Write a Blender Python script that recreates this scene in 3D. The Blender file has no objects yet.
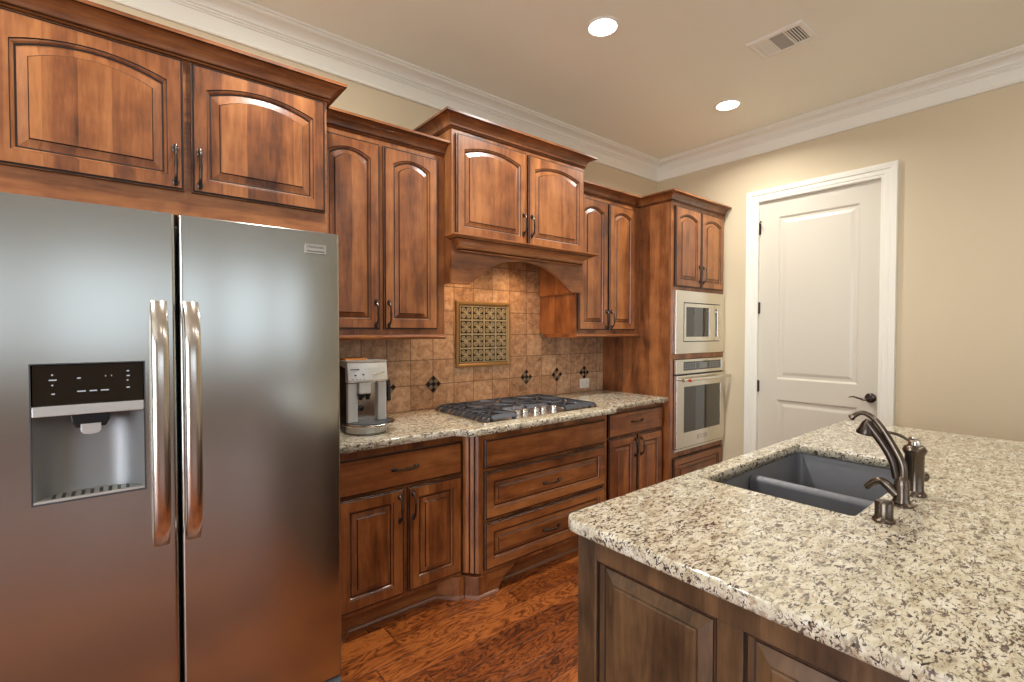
import bpy, bmesh, math, random
from mathutils import Vector, Matrix
from math import sin, cos, pi, radians
random.seed(7)
SC = bpy.context.scene
COL = SC.collection

# ------------------------------------------------------------------ camera
H = 1.42
YAW, PITCH, ROLL, FPX = radians(39.084), radians(1.194), radians(-0.082), 482.8
fw = Vector((sin(YAW)*cos(PITCH), cos(YAW)*cos(PITCH), -sin(PITCH)))
rt = Vector((cos(YAW), -sin(YAW), 0)); dn = fw.cross(rt)
c_, s_ = cos(ROLL), sin(ROLL)
rt2 = c_*rt + s_*dn; dn2 = -s_*rt + c_*dn
cd = bpy.data.cameras.new('camera'); cam = bpy.data.objects.new('camera', cd); COL.objects.link(cam)
cam.matrix_world = Matrix(((rt2.x, -dn2.x, -fw.x, 0), (rt2.y, -dn2.y, -fw.y, 0), (rt2.z, -dn2.z, -fw.z, H), (0, 0, 0, 1)))
cd.sensor_width = 36; cd.lens = FPX/1024*36; cd.clip_start = .02
SC.camera = cam

# ------------------------------------------------------------------ world, light, exposure
w = bpy.data.worlds.new('world'); SC.world = w; w.use_nodes = True
w.node_tree.nodes['Background'].inputs[0].default_value = (.8, .9, 1, 1)
w.node_tree.nodes['Background'].inputs[1].default_value = .4
SC.view_settings.view_transform = 'Standard'; SC.view_settings.look = 'None'
SC.view_settings.exposure = 0.34; SC.view_settings.gamma = 1
SC.view_settings.use_curve_mapping = False

def area(name, loc, target, sx, sy, power, color):
    l = bpy.data.lights.new(name, 'AREA'); l.shape = 'RECTANGLE'; l.size = sx; l.size_y = sy
    l.energy = power; l.color = color
    o = bpy.data.objects.new(name, l); COL.objects.link(o); o.location = loc
    o.rotation_euler = (Vector(target)-Vector(loc)).to_track_quat('-Z', 'Y').to_euler()
    return o
PANE_NEAR, PANE_SIDE = 2.1, 6.5

# ------------------------------------------------------------------ materials
def lin(c):
    return tuple(((v/255)/12.92 if v/255 <= .04045 else (((v/255)+.055)/1.055)**2.4) for v in c) + (1,)
class NT:
    def __init__(s, name):
        s.m = bpy.data.materials.new(name); s.m.use_nodes = True; s.t = s.m.node_tree
        s.b = s.t.nodes['Principled BSDF']
    def n(s, typ, **k):
        o = s.t.nodes.new(typ)
        for a, v in k.items(): setattr(o, a, v)
        return o
    def l(s, a, b): s.t.links.new(a, b)
    def sock(s, v, i):
        if isinstance(v, (int, float, tuple)): i.default_value = v
        else: s.l(v, i)
    def math(s, op, a, b=0.0, clamp=False):
        o = s.n('ShaderNodeMath', operation=op, use_clamp=clamp); s.sock(a, o.inputs[0]); s.sock(b, o.inputs[1]); return o.outputs[0]
    def coord(s, scale=(1, 1, 1), kind='Object', rot=(0, 0, 0)):
        t = s.n('ShaderNodeTexCoord'); m = s.n('ShaderNodeMapping'); s.l(t.outputs[kind], m.inputs[0])
        m.inputs[3].default_value = scale; m.inputs[2].default_value = rot; return m.outputs[0]
    def noise(s, vec, scale, detail=3, rough=.5, dist=0):
        o = s.n('ShaderNodeTexNoise'); s.l(vec, o.inputs['Vector']); o.inputs['Scale'].default_value = scale
        o.inputs['Detail'].default_value = detail; o.inputs['Roughness'].default_value = rough; o.inputs['Distortion'].default_value = dist
        return o.outputs[0]
    def ramp(s, f, stops, interp='LINEAR'):
        o = s.n('ShaderNodeValToRGB'); s.l(f, o.inputs[0]); e = o.color_ramp.elements; o.color_ramp.interpolation = interp
        while len(e) > 1: e.remove(e[-1])
        e[0].position = stops[0][0]; e[0].color = stops[0][1]
        for p, c in stops[1:]:
            k = e.new(p); k.color = c
        return o.outputs[0]
    def mix(s, f, a, b, mode='MIX'):
        o = s.n('ShaderNodeMix', data_type='RGBA', blend_type=mode)
        s.sock(f, o.inputs[0]); s.sock(a, o.inputs[6]); s.sock(b, o.inputs[7]); return o.outputs[2]
    def sep(s, v):
        o = s.n('ShaderNodeSeparateXYZ'); s.l(v, o.inputs[0]); return o.outputs
    def comb(s, x, y, z):
        o = s.n('ShaderNodeCombineXYZ'); s.sock(x, o.inputs[0]); s.sock(y, o.inputs[1]); s.sock(z, o.inputs[2]); return o.outputs[0]
    def bump(s, h, st=.2, d=.01):
        o = s.n('ShaderNodeBump'); o.inputs['Strength'].default_value = st; o.inputs['Distance'].default_value = d
        s.l(h, o.inputs['Height']); s.l(o.outputs[0], s.b.inputs['Normal'])
    def base(s, c): s.sock(c, s.b.inputs['Base Color'])
    def setp(s, **k):
        for a, v in k.items(): s.sock(v, s.b.inputs[a.replace('_', ' ')])
        return s

def plain(name, rgb, rough=.5, metal=0, noise=0, **k):
    M = NT(name); c = lin(rgb)
    if noise:
        f = M.noise(M.coord(), 25, 3)
        M.base(M.mix(f, tuple(v*(1-noise) for v in c[:3])+(1,), tuple(min(1, v*(1+noise)) for v in c[:3])+(1,)))
    else: M.base(c)
    M.setp(Roughness=rough, Metallic=metal)
    for a, v in k.items(): M.b.inputs[a.replace('_', ' ')].default_value = v
    return M.m

def wood(name, dark, mid, light, axis='z', rough=.34, strip=.085, coat=.3, knots=True):
    M = NT(name)
    tc = M.n('ShaderNodeTexCoord'); co = tc.outputs['Object']
    oi = M.n('ShaderNodeObjectInfo')
    va = M.n('ShaderNodeVectorMath', operation='ADD'); M.l(co, va.inputs[0])
    r3 = M.comb(M.math('MULTIPLY', oi.outputs['Random'], 3.0), M.math('MULTIPLY', oi.outputs['Random'], 5.0), M.math('MULTIPLY', oi.outputs['Random'], 7.0))
    M.l(r3, va.inputs[1]); v = va.outputs[0]
    x, y, z = M.sep(v)
    if axis == 'z': across = M.math('ADD', x, y); vv = M.comb(x, y, M.math('MULTIPLY', z, .12))
    elif axis == 'x': across = M.math('ADD', z, y); vv = M.comb(M.math('MULTIPLY', x, .12), y, z)
    else: across = M.math('ADD', z, x); vv = M.comb(x, M.math('MULTIPLY', y, .12), z)
    fine = M.noise(vv, 90, 4, .6)
    broad = M.noise(vv, 9, 3, .5, 1.2)
    blot = M.noise(v, 7, 3, .55)
    cell = M.n('ShaderNodeTexWhiteNoise', noise_dimensions='1D'); M.l(M.math('FLOOR', M.math('DIVIDE', across, strip)), cell.inputs['W'])
    f = M.math('ADD', M.math('MULTIPLY', broad, .40), M.math('MULTIPLY', fine, .26))
    f = M.math('ADD', f, M.math('MULTIPLY', blot, .32))
    f = M.math('ADD', f, M.math('MULTIPLY', cell.outputs[0], .14))
    M.base(M.ramp(f, [(.37, lin(dark)), (.53, lin(mid)), (.70, lin(light))]))
    M.setp(Roughness=M.math('ADD', M.math('MULTIPLY', fine, .14), rough-.07), Coat_Weight=coat, Coat_Roughness=.28)
    M.bump(fine, .12, .002)
    return M.m

WD, WM, WL = (72, 36, 15), (132, 76, 37), (172, 110, 60)
M_wz = wood('cherry_wood_vertical', WD, WM, WL, 'z')
M_wx = wood('cherry_wood_horizontal', WD, WM, WL, 'x')
M_wy = wood('cherry_wood_depth', WD, WM, WL, 'y')
ID, IM, IL = (38, 26, 16), (78, 57, 37), (116, 86, 56)
M_iz = wood('walnut_stain_vertical', ID, IM, IL, 'z')
M_iy = wood('walnut_stain_depth', ID, IM, IL, 'y')
M_glaze = plain('dark_glaze_and_gap_shade', (34, 18, 12), .45)
M_bronze = plain('dark_bronze', (76, 66, 60), .28, .9, .2)
M_fbronze = plain('oiled_bronze', (106, 95, 84), .26, .95, .15)
M_black = plain('black_enamel', (14, 14, 15), .25)
M_bglass = plain('black_glass', (8, 8, 9), .04, 0, 0, Coat_Weight=1.0)
M_iron = plain('cast_iron', (66, 69, 76), .38, .3, .12)
M_white = plain('white_trim_paint', (238, 235, 220), .38)
M_door = plain('door_paint', (214, 207, 189), .36)
M_plastic = plain('ivory_plastic', (236, 232, 220), .35)
M_red = plain('red_enamel', (190, 40, 22), .3)
M_burner = plain('burner_aluminium', (200, 180, 150), .35, .8)
M_chrome = plain('bright_chrome', (225, 222, 216), .14, 1)
M_gskin = plain('brushed_silver_plastic', (204, 203, 197), .32, .55)
M_composite = plain('graphite_composite', (98, 99, 103), .42, 0, .12)
M_brass = plain('antique_brass', (158, 124, 78), .42, .5, .15)
M_mdark = plain('mosaic_dark', (46, 30, 24), .2)
M_mgrey = plain('mosaic_grey', (126, 112, 92), .25, 0, .3)
M_mtan = plain('mosaic_tan', (176, 138, 100), .3, 0, .3)
M_med = plain('medallion_stone', (166, 152, 122), .4, .2, .3)
M_dark = plain('recess_black', (6, 6, 6), .8)
M_amber = plain('amber_plastic', (196, 120, 50), .25)
M_shoe = plain('shoe_moulding_stain', (128, 84, 60), .3)

def steel(name, rgb, rough, sc=(2, 2, 300), metal=1.0, st=.25):
    M = NT(name); n = M.noise(M.coord(sc), 1.0, 2)
    c = lin(rgb); M.base(M.mix(n, tuple(v*.97 for v in c[:3])+(1,), tuple(min(1, v*1.02) for v in c[:3])+(1,)))
    M.setp(Roughness=M.math('ADD', M.math('MULTIPLY', n, .04), rough-.02), Metallic=metal)
    return M.m
M_fr = steel('brushed_stainless', (180, 178, 170), .20, (1, 1, 1400))
M_hd = steel('polished_stainless', (208, 200, 190), .2, (300, 300, 2))
M_ss = steel('oven_stainless', (228, 224, 214), .26, (1, 1, 900))
M_side = plain('grey_fridge_side', (74, 74, 76), .5)

def granite():
    M = NT('cream_granite'); co = M.coord((1, 1, 1))
    st = M.coord((.62, 1.25, 1), rot=(0, 0, radians(-20)))
    b1 = M.noise(st, 30, 4, .62, .6); b2 = M.noise(co, 70, 3, .6)
    base = M.ramp(b1, [(.30, lin((164, 151, 124))), (.42, lin((195, 185, 158))), (.56, lin((214, 206, 183))), (.72, lin((228, 223, 208)))])
    def fleck(scale, lo, hi, off, dist=1.0):
        v = M.n('ShaderNodeVectorMath', operation='ADD'); M.l(st, v.inputs[0]); v.inputs[1].default_value = (off, off*1.7, 0)
        return M.ramp(M.noise(v.outputs[0], scale, 3, .6, dist), [(lo, (0, 0, 0, 1)), (hi, (1, 1, 1, 1))])
    dens = M.ramp(M.noise(co, 11, 2), [(.30, (.5, .5, .5, 1)), (.50, (1, 1, 1, 1))])
    c = M.mix(M.math('MULTIPLY', fleck(58, .53, .61, 3.1), .75), base, M.ramp(b2, [(.35, lin((138, 132, 126))), (.65, lin((176, 150, 116)))]))
    c = M.mix(M.math('MULTIPLY', fleck(74, .555, .60, 9.7), dens), c, M.ramp(b2, [(.35, lin((66, 58, 58))), (.65, lin((112, 92, 80)))]))
    c = M.mix(M.math('MULTIPLY', fleck(112, .585, .62, 17.3, .6), dens), c, lin((42, 34, 36)))
    M.base(c); M.setp(Roughness=.13, Coat_Weight=.2, Coat_Roughness=.08)
    return M.m
M_gran = granite()

def tile():
    M = NT('travertine_tile'); t = M.n('ShaderNodeTexCoord'); v = t.outputs['Object']; x, y, z = M.sep(v)
    P = .1595
    u = M.math('DIVIDE', M.math('SUBTRACT', x, .138), P); wv = M.math('DIVIDE', M.math('SUBTRACT', z, 0.0), P)
    def edge(a):
        f = M.math('FRACT', a); g = M.math('MINIMUM', f, M.math('SUBTRACT', 1.0, f)); return g
    e = M.math('MINIMUM', edge(u), edge(wv))
    grout = M.ramp(e, [(.009, (1, 1, 1, 1)), (.02, (0, 0, 0, 1))])
    wn = M.n('ShaderNodeTexWhiteNoise', noise_dimensions='2D')
    M.l(M.comb(M.math('FLOOR', u), M.math('FLOOR', wv), 0.0), wn.inputs['Vector'])
    n1 = M.noise(v, 22, 5, .65, .6); n2 = M.noise(v, 90, 3, .6)
    f = M.math('ADD', M.math('MULTIPLY', n1, .68), M.math('MULTIPLY', wn.outputs[0], .13))
    f = M.math('ADD', f, M.math('MULTIPLY', n2, .25))
    c = M.ramp(f, [(.36, lin((126, 92, 66))), (.52, lin((180, 140, 106))), (.68, lin((212, 178, 144)))])
    c = M.mix(grout, c, lin((112, 84, 62)))
    M.base(c); M.setp(Roughness=.42)
    hh = M.math('SUBTRACT', M.math('MULTIPLY', n1, .4), grout); M.bump(hh, .35, .003)
    return M.m
M_tile = tile()

def floor_mat():
    M = NT('hand_scraped_hardwood'); t = M.n('ShaderNodeTexCoord'); v = t.outputs['Object']; x, y, z = M.sep(v)
    pw = .127
    row = M.math('FLOOR', M.math('DIVIDE', y, pw))
    wr = M.n('ShaderNodeTexWhiteNoise', noise_dimensions='1D'); M.l(row, wr.inputs['W'])
    xs = M.math('ADD', x, M.math('MULTIPLY', wr.outputs[0], 3.1))
    col = M.math('FLOOR', M.math('DIVIDE', xs, 1.15))
    wn = M.n('ShaderNodeTexWhiteNoise', noise_dimensions='2D'); M.l(M.comb(row, col, 0.0), wn.inputs['Vector'])
    off = M.math('MULTIPLY', wn.outputs[0], 17.0)
    vv = M.comb(M.math('ADD', M.math('MULTIPLY', x, .28), off), M.math('ADD', y, off), off)
    g1 = M.noise(vv, 9, 3, .55, 1.6); g2 = M.noise(vv, 90, 3, .6); g3 = M.noise(v, 5, 3)
    band = M.math('ABSOLUTE', M.math('SUBTRACT', M.math('FRACT', M.math('MULTIPLY', g1, 10.0)), .5))
    band = M.math('POWER', M.math('MULTIPLY', band, 2.0), .35)
    f = M.math('ADD', M.math('MULTIPLY', band, .40), M.math('MULTIPLY', g2, .28))
    f = M.math('ADD', f, M.math('MULTIPLY', wn.outputs[0], .22)); f = M.math('ADD', f, M.math('MULTIPLY', g3, .3))
    c = M.ramp(f, [(.40, lin((40, 16, 6))), (.52, lin((88, 41, 14))), (.66, lin((128, 65, 24))), (.82, lin((170, 96, 42)))])
    def edge(a):
        q = M.math('FRACT', a); return M.math('MINIMUM', q, M.math('SUBTRACT', 1.0, q))
    e1 = M.ramp(edge(M.math('DIVIDE', y, pw)), [(.008, (1, 1, 1, 1)), (.022, (0, 0, 0, 1))])
    e2 = M.ramp(edge(M.math('DIVIDE', xs, 1.15)), [(.001, (1, 1, 1, 1)), (.0025, (0, 0, 0, 1))])
    e = M.math('MAXIMUM', e1, e2)
    c = M.mix(M.math('MULTIPLY', e, .75), c, lin((38, 16, 8)))
    M.base(c); M.setp(Roughness=M.math('ADD', .27, M.math('MULTIPLY', g2, .14)), Coat_Weight=.15, Coat_Roughness=.22)
    M.bump(M.math('SUBTRACT', M.math('MULTIPLY', g1, .8), e), .3, .004)
    return M.m
M_floor = floor_mat()

def paint(name, rgb, st=.12, sc=180):
    M = NT(name); v = M.coord(); n = M.noise(v, sc, 2); b = M.noise(v, 1.5, 2); c = lin(rgb)
    M.base(M.mix(b, tuple(q*.97 for q in c[:3])+(1,), tuple(min(1, q*1.03) for q in c[:3])+(1,)))
    M.setp(Roughness=.75); M.bump(n, st, .003); return M.m
M_wall = paint('cream_wall_paint', (211, 195, 163))
M_ceil = paint('ceiling_texture_paint', (242, 241, 224), .3, 60)

def emit(name, rgb, s):
    M = NT(name); M.base((0, 0, 0, 1)); M.b.inputs['Emission Color'].default_value = lin(rgb); M.b.inputs['Emission Strength'].default_value = s
    return M.m
M_lamp = emit('lit_lamp_lens', (255, 246, 236), 9)
M_pane = emit('daylit_glass', (226, 240, 255), PANE_NEAR)
M_fill_pane = emit('fill_light_pane', (234, 242, 255), PANE_SIDE)
M_led = emit('control_legend', (200, 205, 210), .6)

# ------------------------------------------------------------------ mesh builder
def arr(cx, cy, r, a0, a1, n):
    return [(cx+r*cos(a0+(a1-a0)*i/n), cy+r*sin(a0+(a1-a0)*i/n)) for i in range(n+1)]
class MB:
    def __init__(s): s.v = []; s.f = []; s.m = []; s.sm = []
    def add(s, vs, fs, mi=0, smooth=False):
        o = len(s.v); s.v += [tuple(p) for p in vs]
        for k, f in enumerate(fs):
            s.f.append([i+o for i in f]); s.m.append(mi[k] if isinstance(mi, list) else mi); s.sm.append(smooth)
        return s
    def box(s, x0, x1, y0, y1, z0, z1, mi=0):
        return s.add([(x0, y0, z0), (x1, y0, z0), (x1, y1, z0), (x0, y1, z0), (x0, y0, z1), (x1, y0, z1), (x1, y1, z1), (x0, y1, z1)],
                     [(0, 3, 2, 1), (4, 5, 6, 7), (0, 1, 5, 4), (1, 2, 6, 5), (2, 3, 7, 6), (3, 0, 4, 7)], mi)
    def prism(s, poly, a, b, fn=None, mi=0, smooth=False):
        fn = fn or (lambda u, v, w: (u, v, w)); n = len(poly)
        vs = [fn(u, v, a) for u, v in poly] + [fn(u, v, b) for u, v in poly]
        s.add(vs, [list(range(n))[::-1], list(range(n, 2*n))], mi)
        o = len(s.v)-2*n
        for i in range(n):
            j = (i+1) % n; s.f.append([o+i, o+j, o+n+j, o+n+i]); s.m.append(mi); s.sm.append(smooth)
        return s
    def loops(s, L, mats=None, cap0=True, cap1=True, close=True, smooth=False):
        n = len(L[0]); o = len(s.v)
        for l in L: s.v += [tuple(p) for p in l]
        for k in range(len(L)-1):
            mi = mats[k] if mats else 0
            for i in range(n if close else n-1):
                j = (i+1) % n; s.f.append([o+k*n+i, o+k*n+j, o+(k+1)*n+j, o+(k+1)*n+i]); s.m.append(mi); s.sm.append(smooth)
        if cap0: s.f.append([o+i for i in range(n)][::-1]); s.m.append(mats[0] if mats else 0); s.sm.append(False)
        if cap1: s.f.append([o+(len(L)-1)*n+i for i in range(n)]); s.m.append(mats[-1] if mats else 0); s.sm.append(False)
        return s
    def tube(s, pts, r, n=10, caps=True, sx=1.0, mi=0):
        pts = [Vector(p) for p in pts]; R = r if isinstance(r, (list, tuple)) else [r]*len(pts); L = []; up = None
        for i, p in enumerate(pts):
            t = (pts[min(i+1, len(pts)-1)]-pts[max(i-1, 0)]).normalized()
            if up is None:
                up = Vector((0, 0, 1)) if abs(t.z) < .9 else Vector((1, 0, 0))
            a = t.cross(up).normalized(); b = a.cross(t).normalized(); up = b
            L.append([p+a*R[i]*sx*cos(2*pi*k/n)+b*R[i]*sin(2*pi*k/n) for k in range(n)])
        return s.loops(L, [mi]*(len(L)), caps, caps, True, True)
    def lathe(s, prof, c=(0, 0, 0), n=28, axis='z', mi=0):
        L = []
        for r, h in prof:
            l = []
            for k in range(n):
                a = 2*pi*k/n; q = (r*cos(a), r*sin(a), h)
                if axis == 'y': q = (q[0], q[2], q[1])
                if axis == 'x': q = (q[2], q[0], q[1])
                l.append((c[0]+q[0], c[1]+q[1], c[2]+q[2]))
            L.append(l)
        return s.loops(L, [mi]*len(L), True, True, True, True)
    def sweep(s, prof, path, mi=0, mats=None):
        """profile of (projection, z) swept along a plan polyline; projects to the right of travel"""
        P = [Vector(p) for p in path]; L = []
        def nrm(a, b): d = (b-a).normalized(); return Vector((d.y, -d.x))
        for i, p in enumerate(P):
            if i == 0: m = nrm(P[0], P[1])
            elif i == len(P)-1: m = nrm(P[-2], P[-1])
            else:
                a, b = nrm(P[i-1], P[i]), nrm(P[i], P[i+1]); m = (a+b); m = m/(m.dot(a))
            L.append([(p.x+m.x*q, p.y+m.y*q, z) for q, z in prof])
        n = len(prof); o = len(s.v)
        for l in L: s.v += l
        for k in range(len(L)-1):
            for i in range(n):
                j = (i+1) % n; s.f.append([o+k*n+i, o+k*n+j, o+(k+1)*n+j, o+(k+1)*n+i]); s.m.append(mats[i] if mats else mi); s.sm.append(False)
        for l0 in (0, (len(L)-1)*n): s.f.append([o+l0+i for i in range(n)]); s.m.append(mi); s.sm.append(False)
        return s
    def build(s, name, mats, parent=None, bevel=0, seg=2, label=None):
        if not isinstance(mats, (list, tuple)): mats = [mats]
        me = bpy.data.meshes.new(name); off = Vector(parent.get('_w', (0, 0, 0))) if parent is not None else Vector((0, 0, 0))
        org = off
        me.from_pydata([tuple(Vector(p)-org) for p in s.v], [], s.f)
        for m in mats: me.materials.append(m)
        for p, mi, sm in zip(me.polygons, s.m, s.sm): p.material_index = mi; p.use_smooth = sm
        bm = bmesh.new(); bm.from_mesh(me); bmesh.ops.recalc_face_normals(bm, faces=bm.faces); bm.to_mesh(me); bm.free()
        me.update()
        if any(s.sm): me.set_sharp_from_angle(angle=radians(38))
        o = bpy.data.objects.new(name, me); COL.objects.link(o)
        if parent is not None: o.parent = parent; o['_w'] = tuple(off)
        if bevel:
            b = o.modifiers.new('bevel', 'BEVEL'); b.width = bevel; b.segments = seg; b.limit_method = 'ANGLE'; b.angle_limit = radians(40)
        if label: o['label'] = label
        return o
def thing(name, label, cat, loc, group=None):
    o = bpy.data.objects.new(name, None); COL.objects.link(o); o.location = loc; o['_w'] = tuple(loc)
    o['label'] = label; o['category'] = cat; o.empty_display_size = .05
    if group: o['group'] = group
    return o
def struct(o): o['kind'] = 'structure'; return o
def tagm(o, label, cat, group=None):
    o['label'] = label; o['category'] = cat
    if group: o['group'] = group
    return o

FRONT = lambda yf: (lambda u, v, d: (u, yf-d, v))            # faces the room (-Y)
LEFTF = lambda xf: (lambda u, v, d: (xf-d, -u, v))           # faces -X, u = -y
# ------------------------------------------------------------------ raised panel door
def loop2(x0, x1, z0, z1, d, rise, n=14):
    a, b, lo = x0+d, x1-d, z0+d
    top = z1-d
    pts = [(a, lo), (b, lo)]
    for i in range(n+1):
        t = i/n; u = b+(a-b)*t; q = 2*t-1
        pts.append((u, top-rise*q*q))
    return pts
def panel_door(mb, fn, x0, x1, z0, z1, fr=.056, rise=0.0, th=.02, bev=.03, flat=False):
    S = [(0, 0, 0, 1), (0, th-.006, 0, 0), (.002, th-.004, 0, 1), (.0065, th-.004, 0, 1), (.009, th, 0, 0)]  # dark side walls: glaze plus painted-in shade of the gaps between fronts
    if not flat:
        S += [(fr-.001, th, 1, 1), (fr+.001, th-.004, 1, 0), (fr+.005, th-.005, 1, 0), (fr+.009, th-.011, 1, 1), (fr+.0145, th-.012, 1, 0),
              (fr+.0115+bev, th-.006, 1, 1), (fr+.0145+bev, th-.001, 1, 0)]
    else:
        S += [(.014, th, 0, 0)]
    L = []; mats = []
    for d, y, arch, g in S:
        L.append([fn(u, v, y) for u, v in loop2(x0, x1, z0, z1, d, rise*arch)]); mats.append(g)
    mb.loops(L, mats)
    return mb
def pull(parent, fn, u, v, L=.142, vert=True, mat=None):
    """bail pull: two oval rosettes and an arched waisted bar"""
    mb = MB(); h = L/2
    def P(a, b, d): return fn(u+(b if vert else a), v+(a if vert else b), d)
    pts, rr = [], []
    for i in range(15):
        t = -1+2*i/14; pts.append(P(t*(h-.010), 0, .004+.024*(1-t**4))); rr.append(.0046+.0018*(abs(t) < .25)+.0012*(abs(t) > .85))
    mb.tube(pts, rr, 8)
    for sg in (-1, 1):
        L2 = []
        for (k, d) in ((1, 0), (1, .003), (.6, .006), (.15, .007)):
            L2.append([P(sg*(h-.012)+0.016*k*cos(2*pi*j/14), .010*k*sin(2*pi*j/14), d) for j in range(14)])
        mb.loops(L2, None, True, True, True, True)
    return mb.build('handle', mat or M_bronze, parent)
def door(parent, x0, x1, z0, z1, yf, hu=None, hv=None, rise=0.0, fr=.056, name='door', mats=None, bev=.028, flat=False, vert=True, fn=None):
    fn = fn or FRONT(yf); mb = MB(); panel_door(mb, fn, x0, x1, z0, z1, fr, rise, .02, bev, flat)
    o = mb.build(name, mats or [M_wz, M_glaze], parent)
    if hu is not None:
        f2 = lambda u, v, d: fn(u, v, d+.0205)
        pull(o, f2, hu, hv, vert=vert)
    return o

# crown for cabinets: (projection, z)
def crown_prof(z0, h=.068, p=.066):
    pr = [(-.004, z0), (.008, z0), (.012, z0+.004), (.008, z0+.010), (.014, z0+.012)]
    for i in range(7):
        a = i/6*pi/2
        pr.append((.014+(p-.020)*(1-cos(a)), z0+.012+(h-.026)*sin(a)))
    pr += [(p, z0+h-.012), (p, z0+h), (-.004, z0+h)]
    return pr
CM = [0, 0, 1, 0, 0, 0, 0, 0, 0, 0, 0, 1, 0, 0, 0]
def crown(parent, path, z0, h=.068, p=.066, mat=None):
    return MB().sweep(crown_prof(z0, h, p), path, mats=CM).build('crown_moulding', [mat or M_wx, M_glaze], parent)

# ================================================================== ROOM SHELL
WX, WY, CZ = 4.05, 2.765, 3.028
LX, FY = -3.2, -7.4
struct(MB().box(LX-.1, WX+.2, FY-.1, WY+.1, -.1, 0).build('floor', M_floor))
struct(MB().box(LX-.1, WX+.2, FY-.1, WY+.1, CZ, CZ+.1).build('ceiling', M_ceil))
struct(MB().box(LX-.1, WX+.2, WY, WY+.1, 0, CZ).build('wall_back', M_wall))
DY0, DY1, DZ = .982, 1.802, 2.47      # door opening in the end wall
wr = MB().box(WX, WX+.12, FY, DY0, 0, CZ).box(WX, WX+.12, DY1, WY, 0, CZ).box(WX, WX+.12, DY0, DY1, DZ, CZ)
struct(wr.build('wall_right', M_wall))
struct(MB().box(LX-.1, LX, FY, WY, 0, CZ).build('wall_left', M_wall))
struct(MB().box(LX-.1, WX+.2, FY-.1, FY, 0, CZ).build('wall_front', M_wall))
struct(MB().box(WX+.12, WX+.2, .6, 2.2, 0, CZ).build('wall_hall', M_wall))
def room_crown():
    z = CZ-.172
    pr = [(0, z), (.010, z), (.014, z+.006), (.014, z+.014), (.010, z+.018), (.014, z+.084), (.020, z+.087), (.020, z+.093), (.026, z+.096), (.026, z+.104), (.032, z+.108)]
    for i in range(7):
        a = i/6*pi/2
        pr.append((.034+.05*(1-cos(a)), z+.108+.036*sin(a)))
    pr += [(.092, z+.150), (.092, z+.156), (.102, z+.160), (.102, z+.1715), (0, z+.1715)]
    return pr
struct(MB().sweep(room_crown(), [(LX, WY), (WX-.0, WY)]).build('trim_1', M_white))
# trimmed mitre handled by running the two lengths as one path
bpy.data.objects.remove(bpy.data.objects['trim_1'])
struct(MB().sweep(room_crown(), [(LX, WY-.0005), (WX-.0005, WY-.0005), (WX-.0005, FY)]).build('trim_1', M_white))
# baseboards
bp = [(0, 0), (.016, 0), (.016, .11), (.010, .125), (.006, .14), (0, .14)]
struct(MB().sweep(bp, [(WX-.0005, .893), (WX-.0005, FY)]).build('baseboard_right', M_white))
# windows behind the camera; read off refrigerator reflections, enlarged and multiplied for fill light
def window(name, cx, cz, w_, h_, side, pm=None):
    if side == 'front': fn = lambda u, v, d: (cx+u, FY+d, cz+v)
    else: fn = lambda u, v, d: (LX+d, cx+u, cz+v)
    mb = MB()
    def fb(a, b, c, e, d1): mb.prism([(a, c), (b, c), (b, e), (a, e)], .001, d1, lambda u, v, d: fn(u, v, d))
    W2, H2 = w_/2, h_/2
    fb(-W2-.08, -W2, -H2-.08, H2+.08, .03); fb(W2, W2+.08, -H2-.08, H2+.08, .03); fb(-W2, W2, H2, H2+.08, .03); fb(-W2, W2, -H2-.08, -H2, .045)
    fb(-.02, .02, -H2, H2, .022); fb(-W2, -.02, -.02, .02, .02); fb(.02, W2, -.02, .02, .02)
    f = struct(mb.build(name, M_white))
    p = MB().prism([(-W2, -H2), (W2, -H2), (W2, H2), (-W2, H2)], .002, .010, lambda u, v, d: fn(u, v, d)).build('window_pane', pm or M_pane, f)
    return f
window('fill_window_1', -2.3, 1.8, 1.5, 1.7, 'front')  # unseen window, added for extra fill light
window('window_2', -.25, 1.8, 1.5, 1.7, 'front'); window('window_3', 1.6, 1.8, 1.5, 1.7, 'front'); window('window_4', 3.2, 1.8, 1.1, 1.7, 'front')
window('fill_window_5', -.5, 1.33, 2.6, 2.3, 'left', M_fill_pane)  # unseen side window, added to brighten cabinets and ceiling

# ---- door in the end wall
dfn = LEFTF(WX+.045)
dmb = MB(); n_ = MB()
def door_slab():
    mb = MB(); u0, u1, z0, z1 = -1.797, -.987, .008, 2.465
    mb.box(WX+.025, WX+.055, .987, 1.797, z0, z1)
    fn = lambda u, v, d: (WX+.025-d, -u, v)
    # frame members standing proud around two raised panels
    def rect(a, b, c, e): mb.prism([(a, c), (b, c), (b, e), (a, e)], 0, .010, lambda u, v, d: fn(u, v, d))
    rect(u0, -1.655, z0, z1); rect(-1.11, u1, z0, z1); rect(-1.655, -1.11, 2.328, z1); rect(-1.655, -1.11, .878, 1.04); rect(-1.655, -1.11, z0, .235)
    for a, b, c, e in ((-1.655, -1.11, 1.04, 2.328), (-1.655, -1.11, .235, .878)):
        L = []
        for d, y in ((0, .010), (.008, .006), (.014, -.002), (.026, -.002), (.055, .006), (.060, .006)):
            L.append([fn(u, v, y+.0002) for u, v in ((a+d, c+d), (b-d, c+d), (b-d, e-d), (a+d, e-d))])
        mb.loops(L, None, False, True)
    return mb
ds = struct(door_slab().build('door_1', M_door))
kn = MB().lathe([(.034, 0), (.034, -.006), (.026, -.012), (.012, -.014), (.011, -.045), (.020, -.052), (.021, -.060), (.0, -.062)], (WX+.0145, 1.030, .956), 24, 'x')
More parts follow.
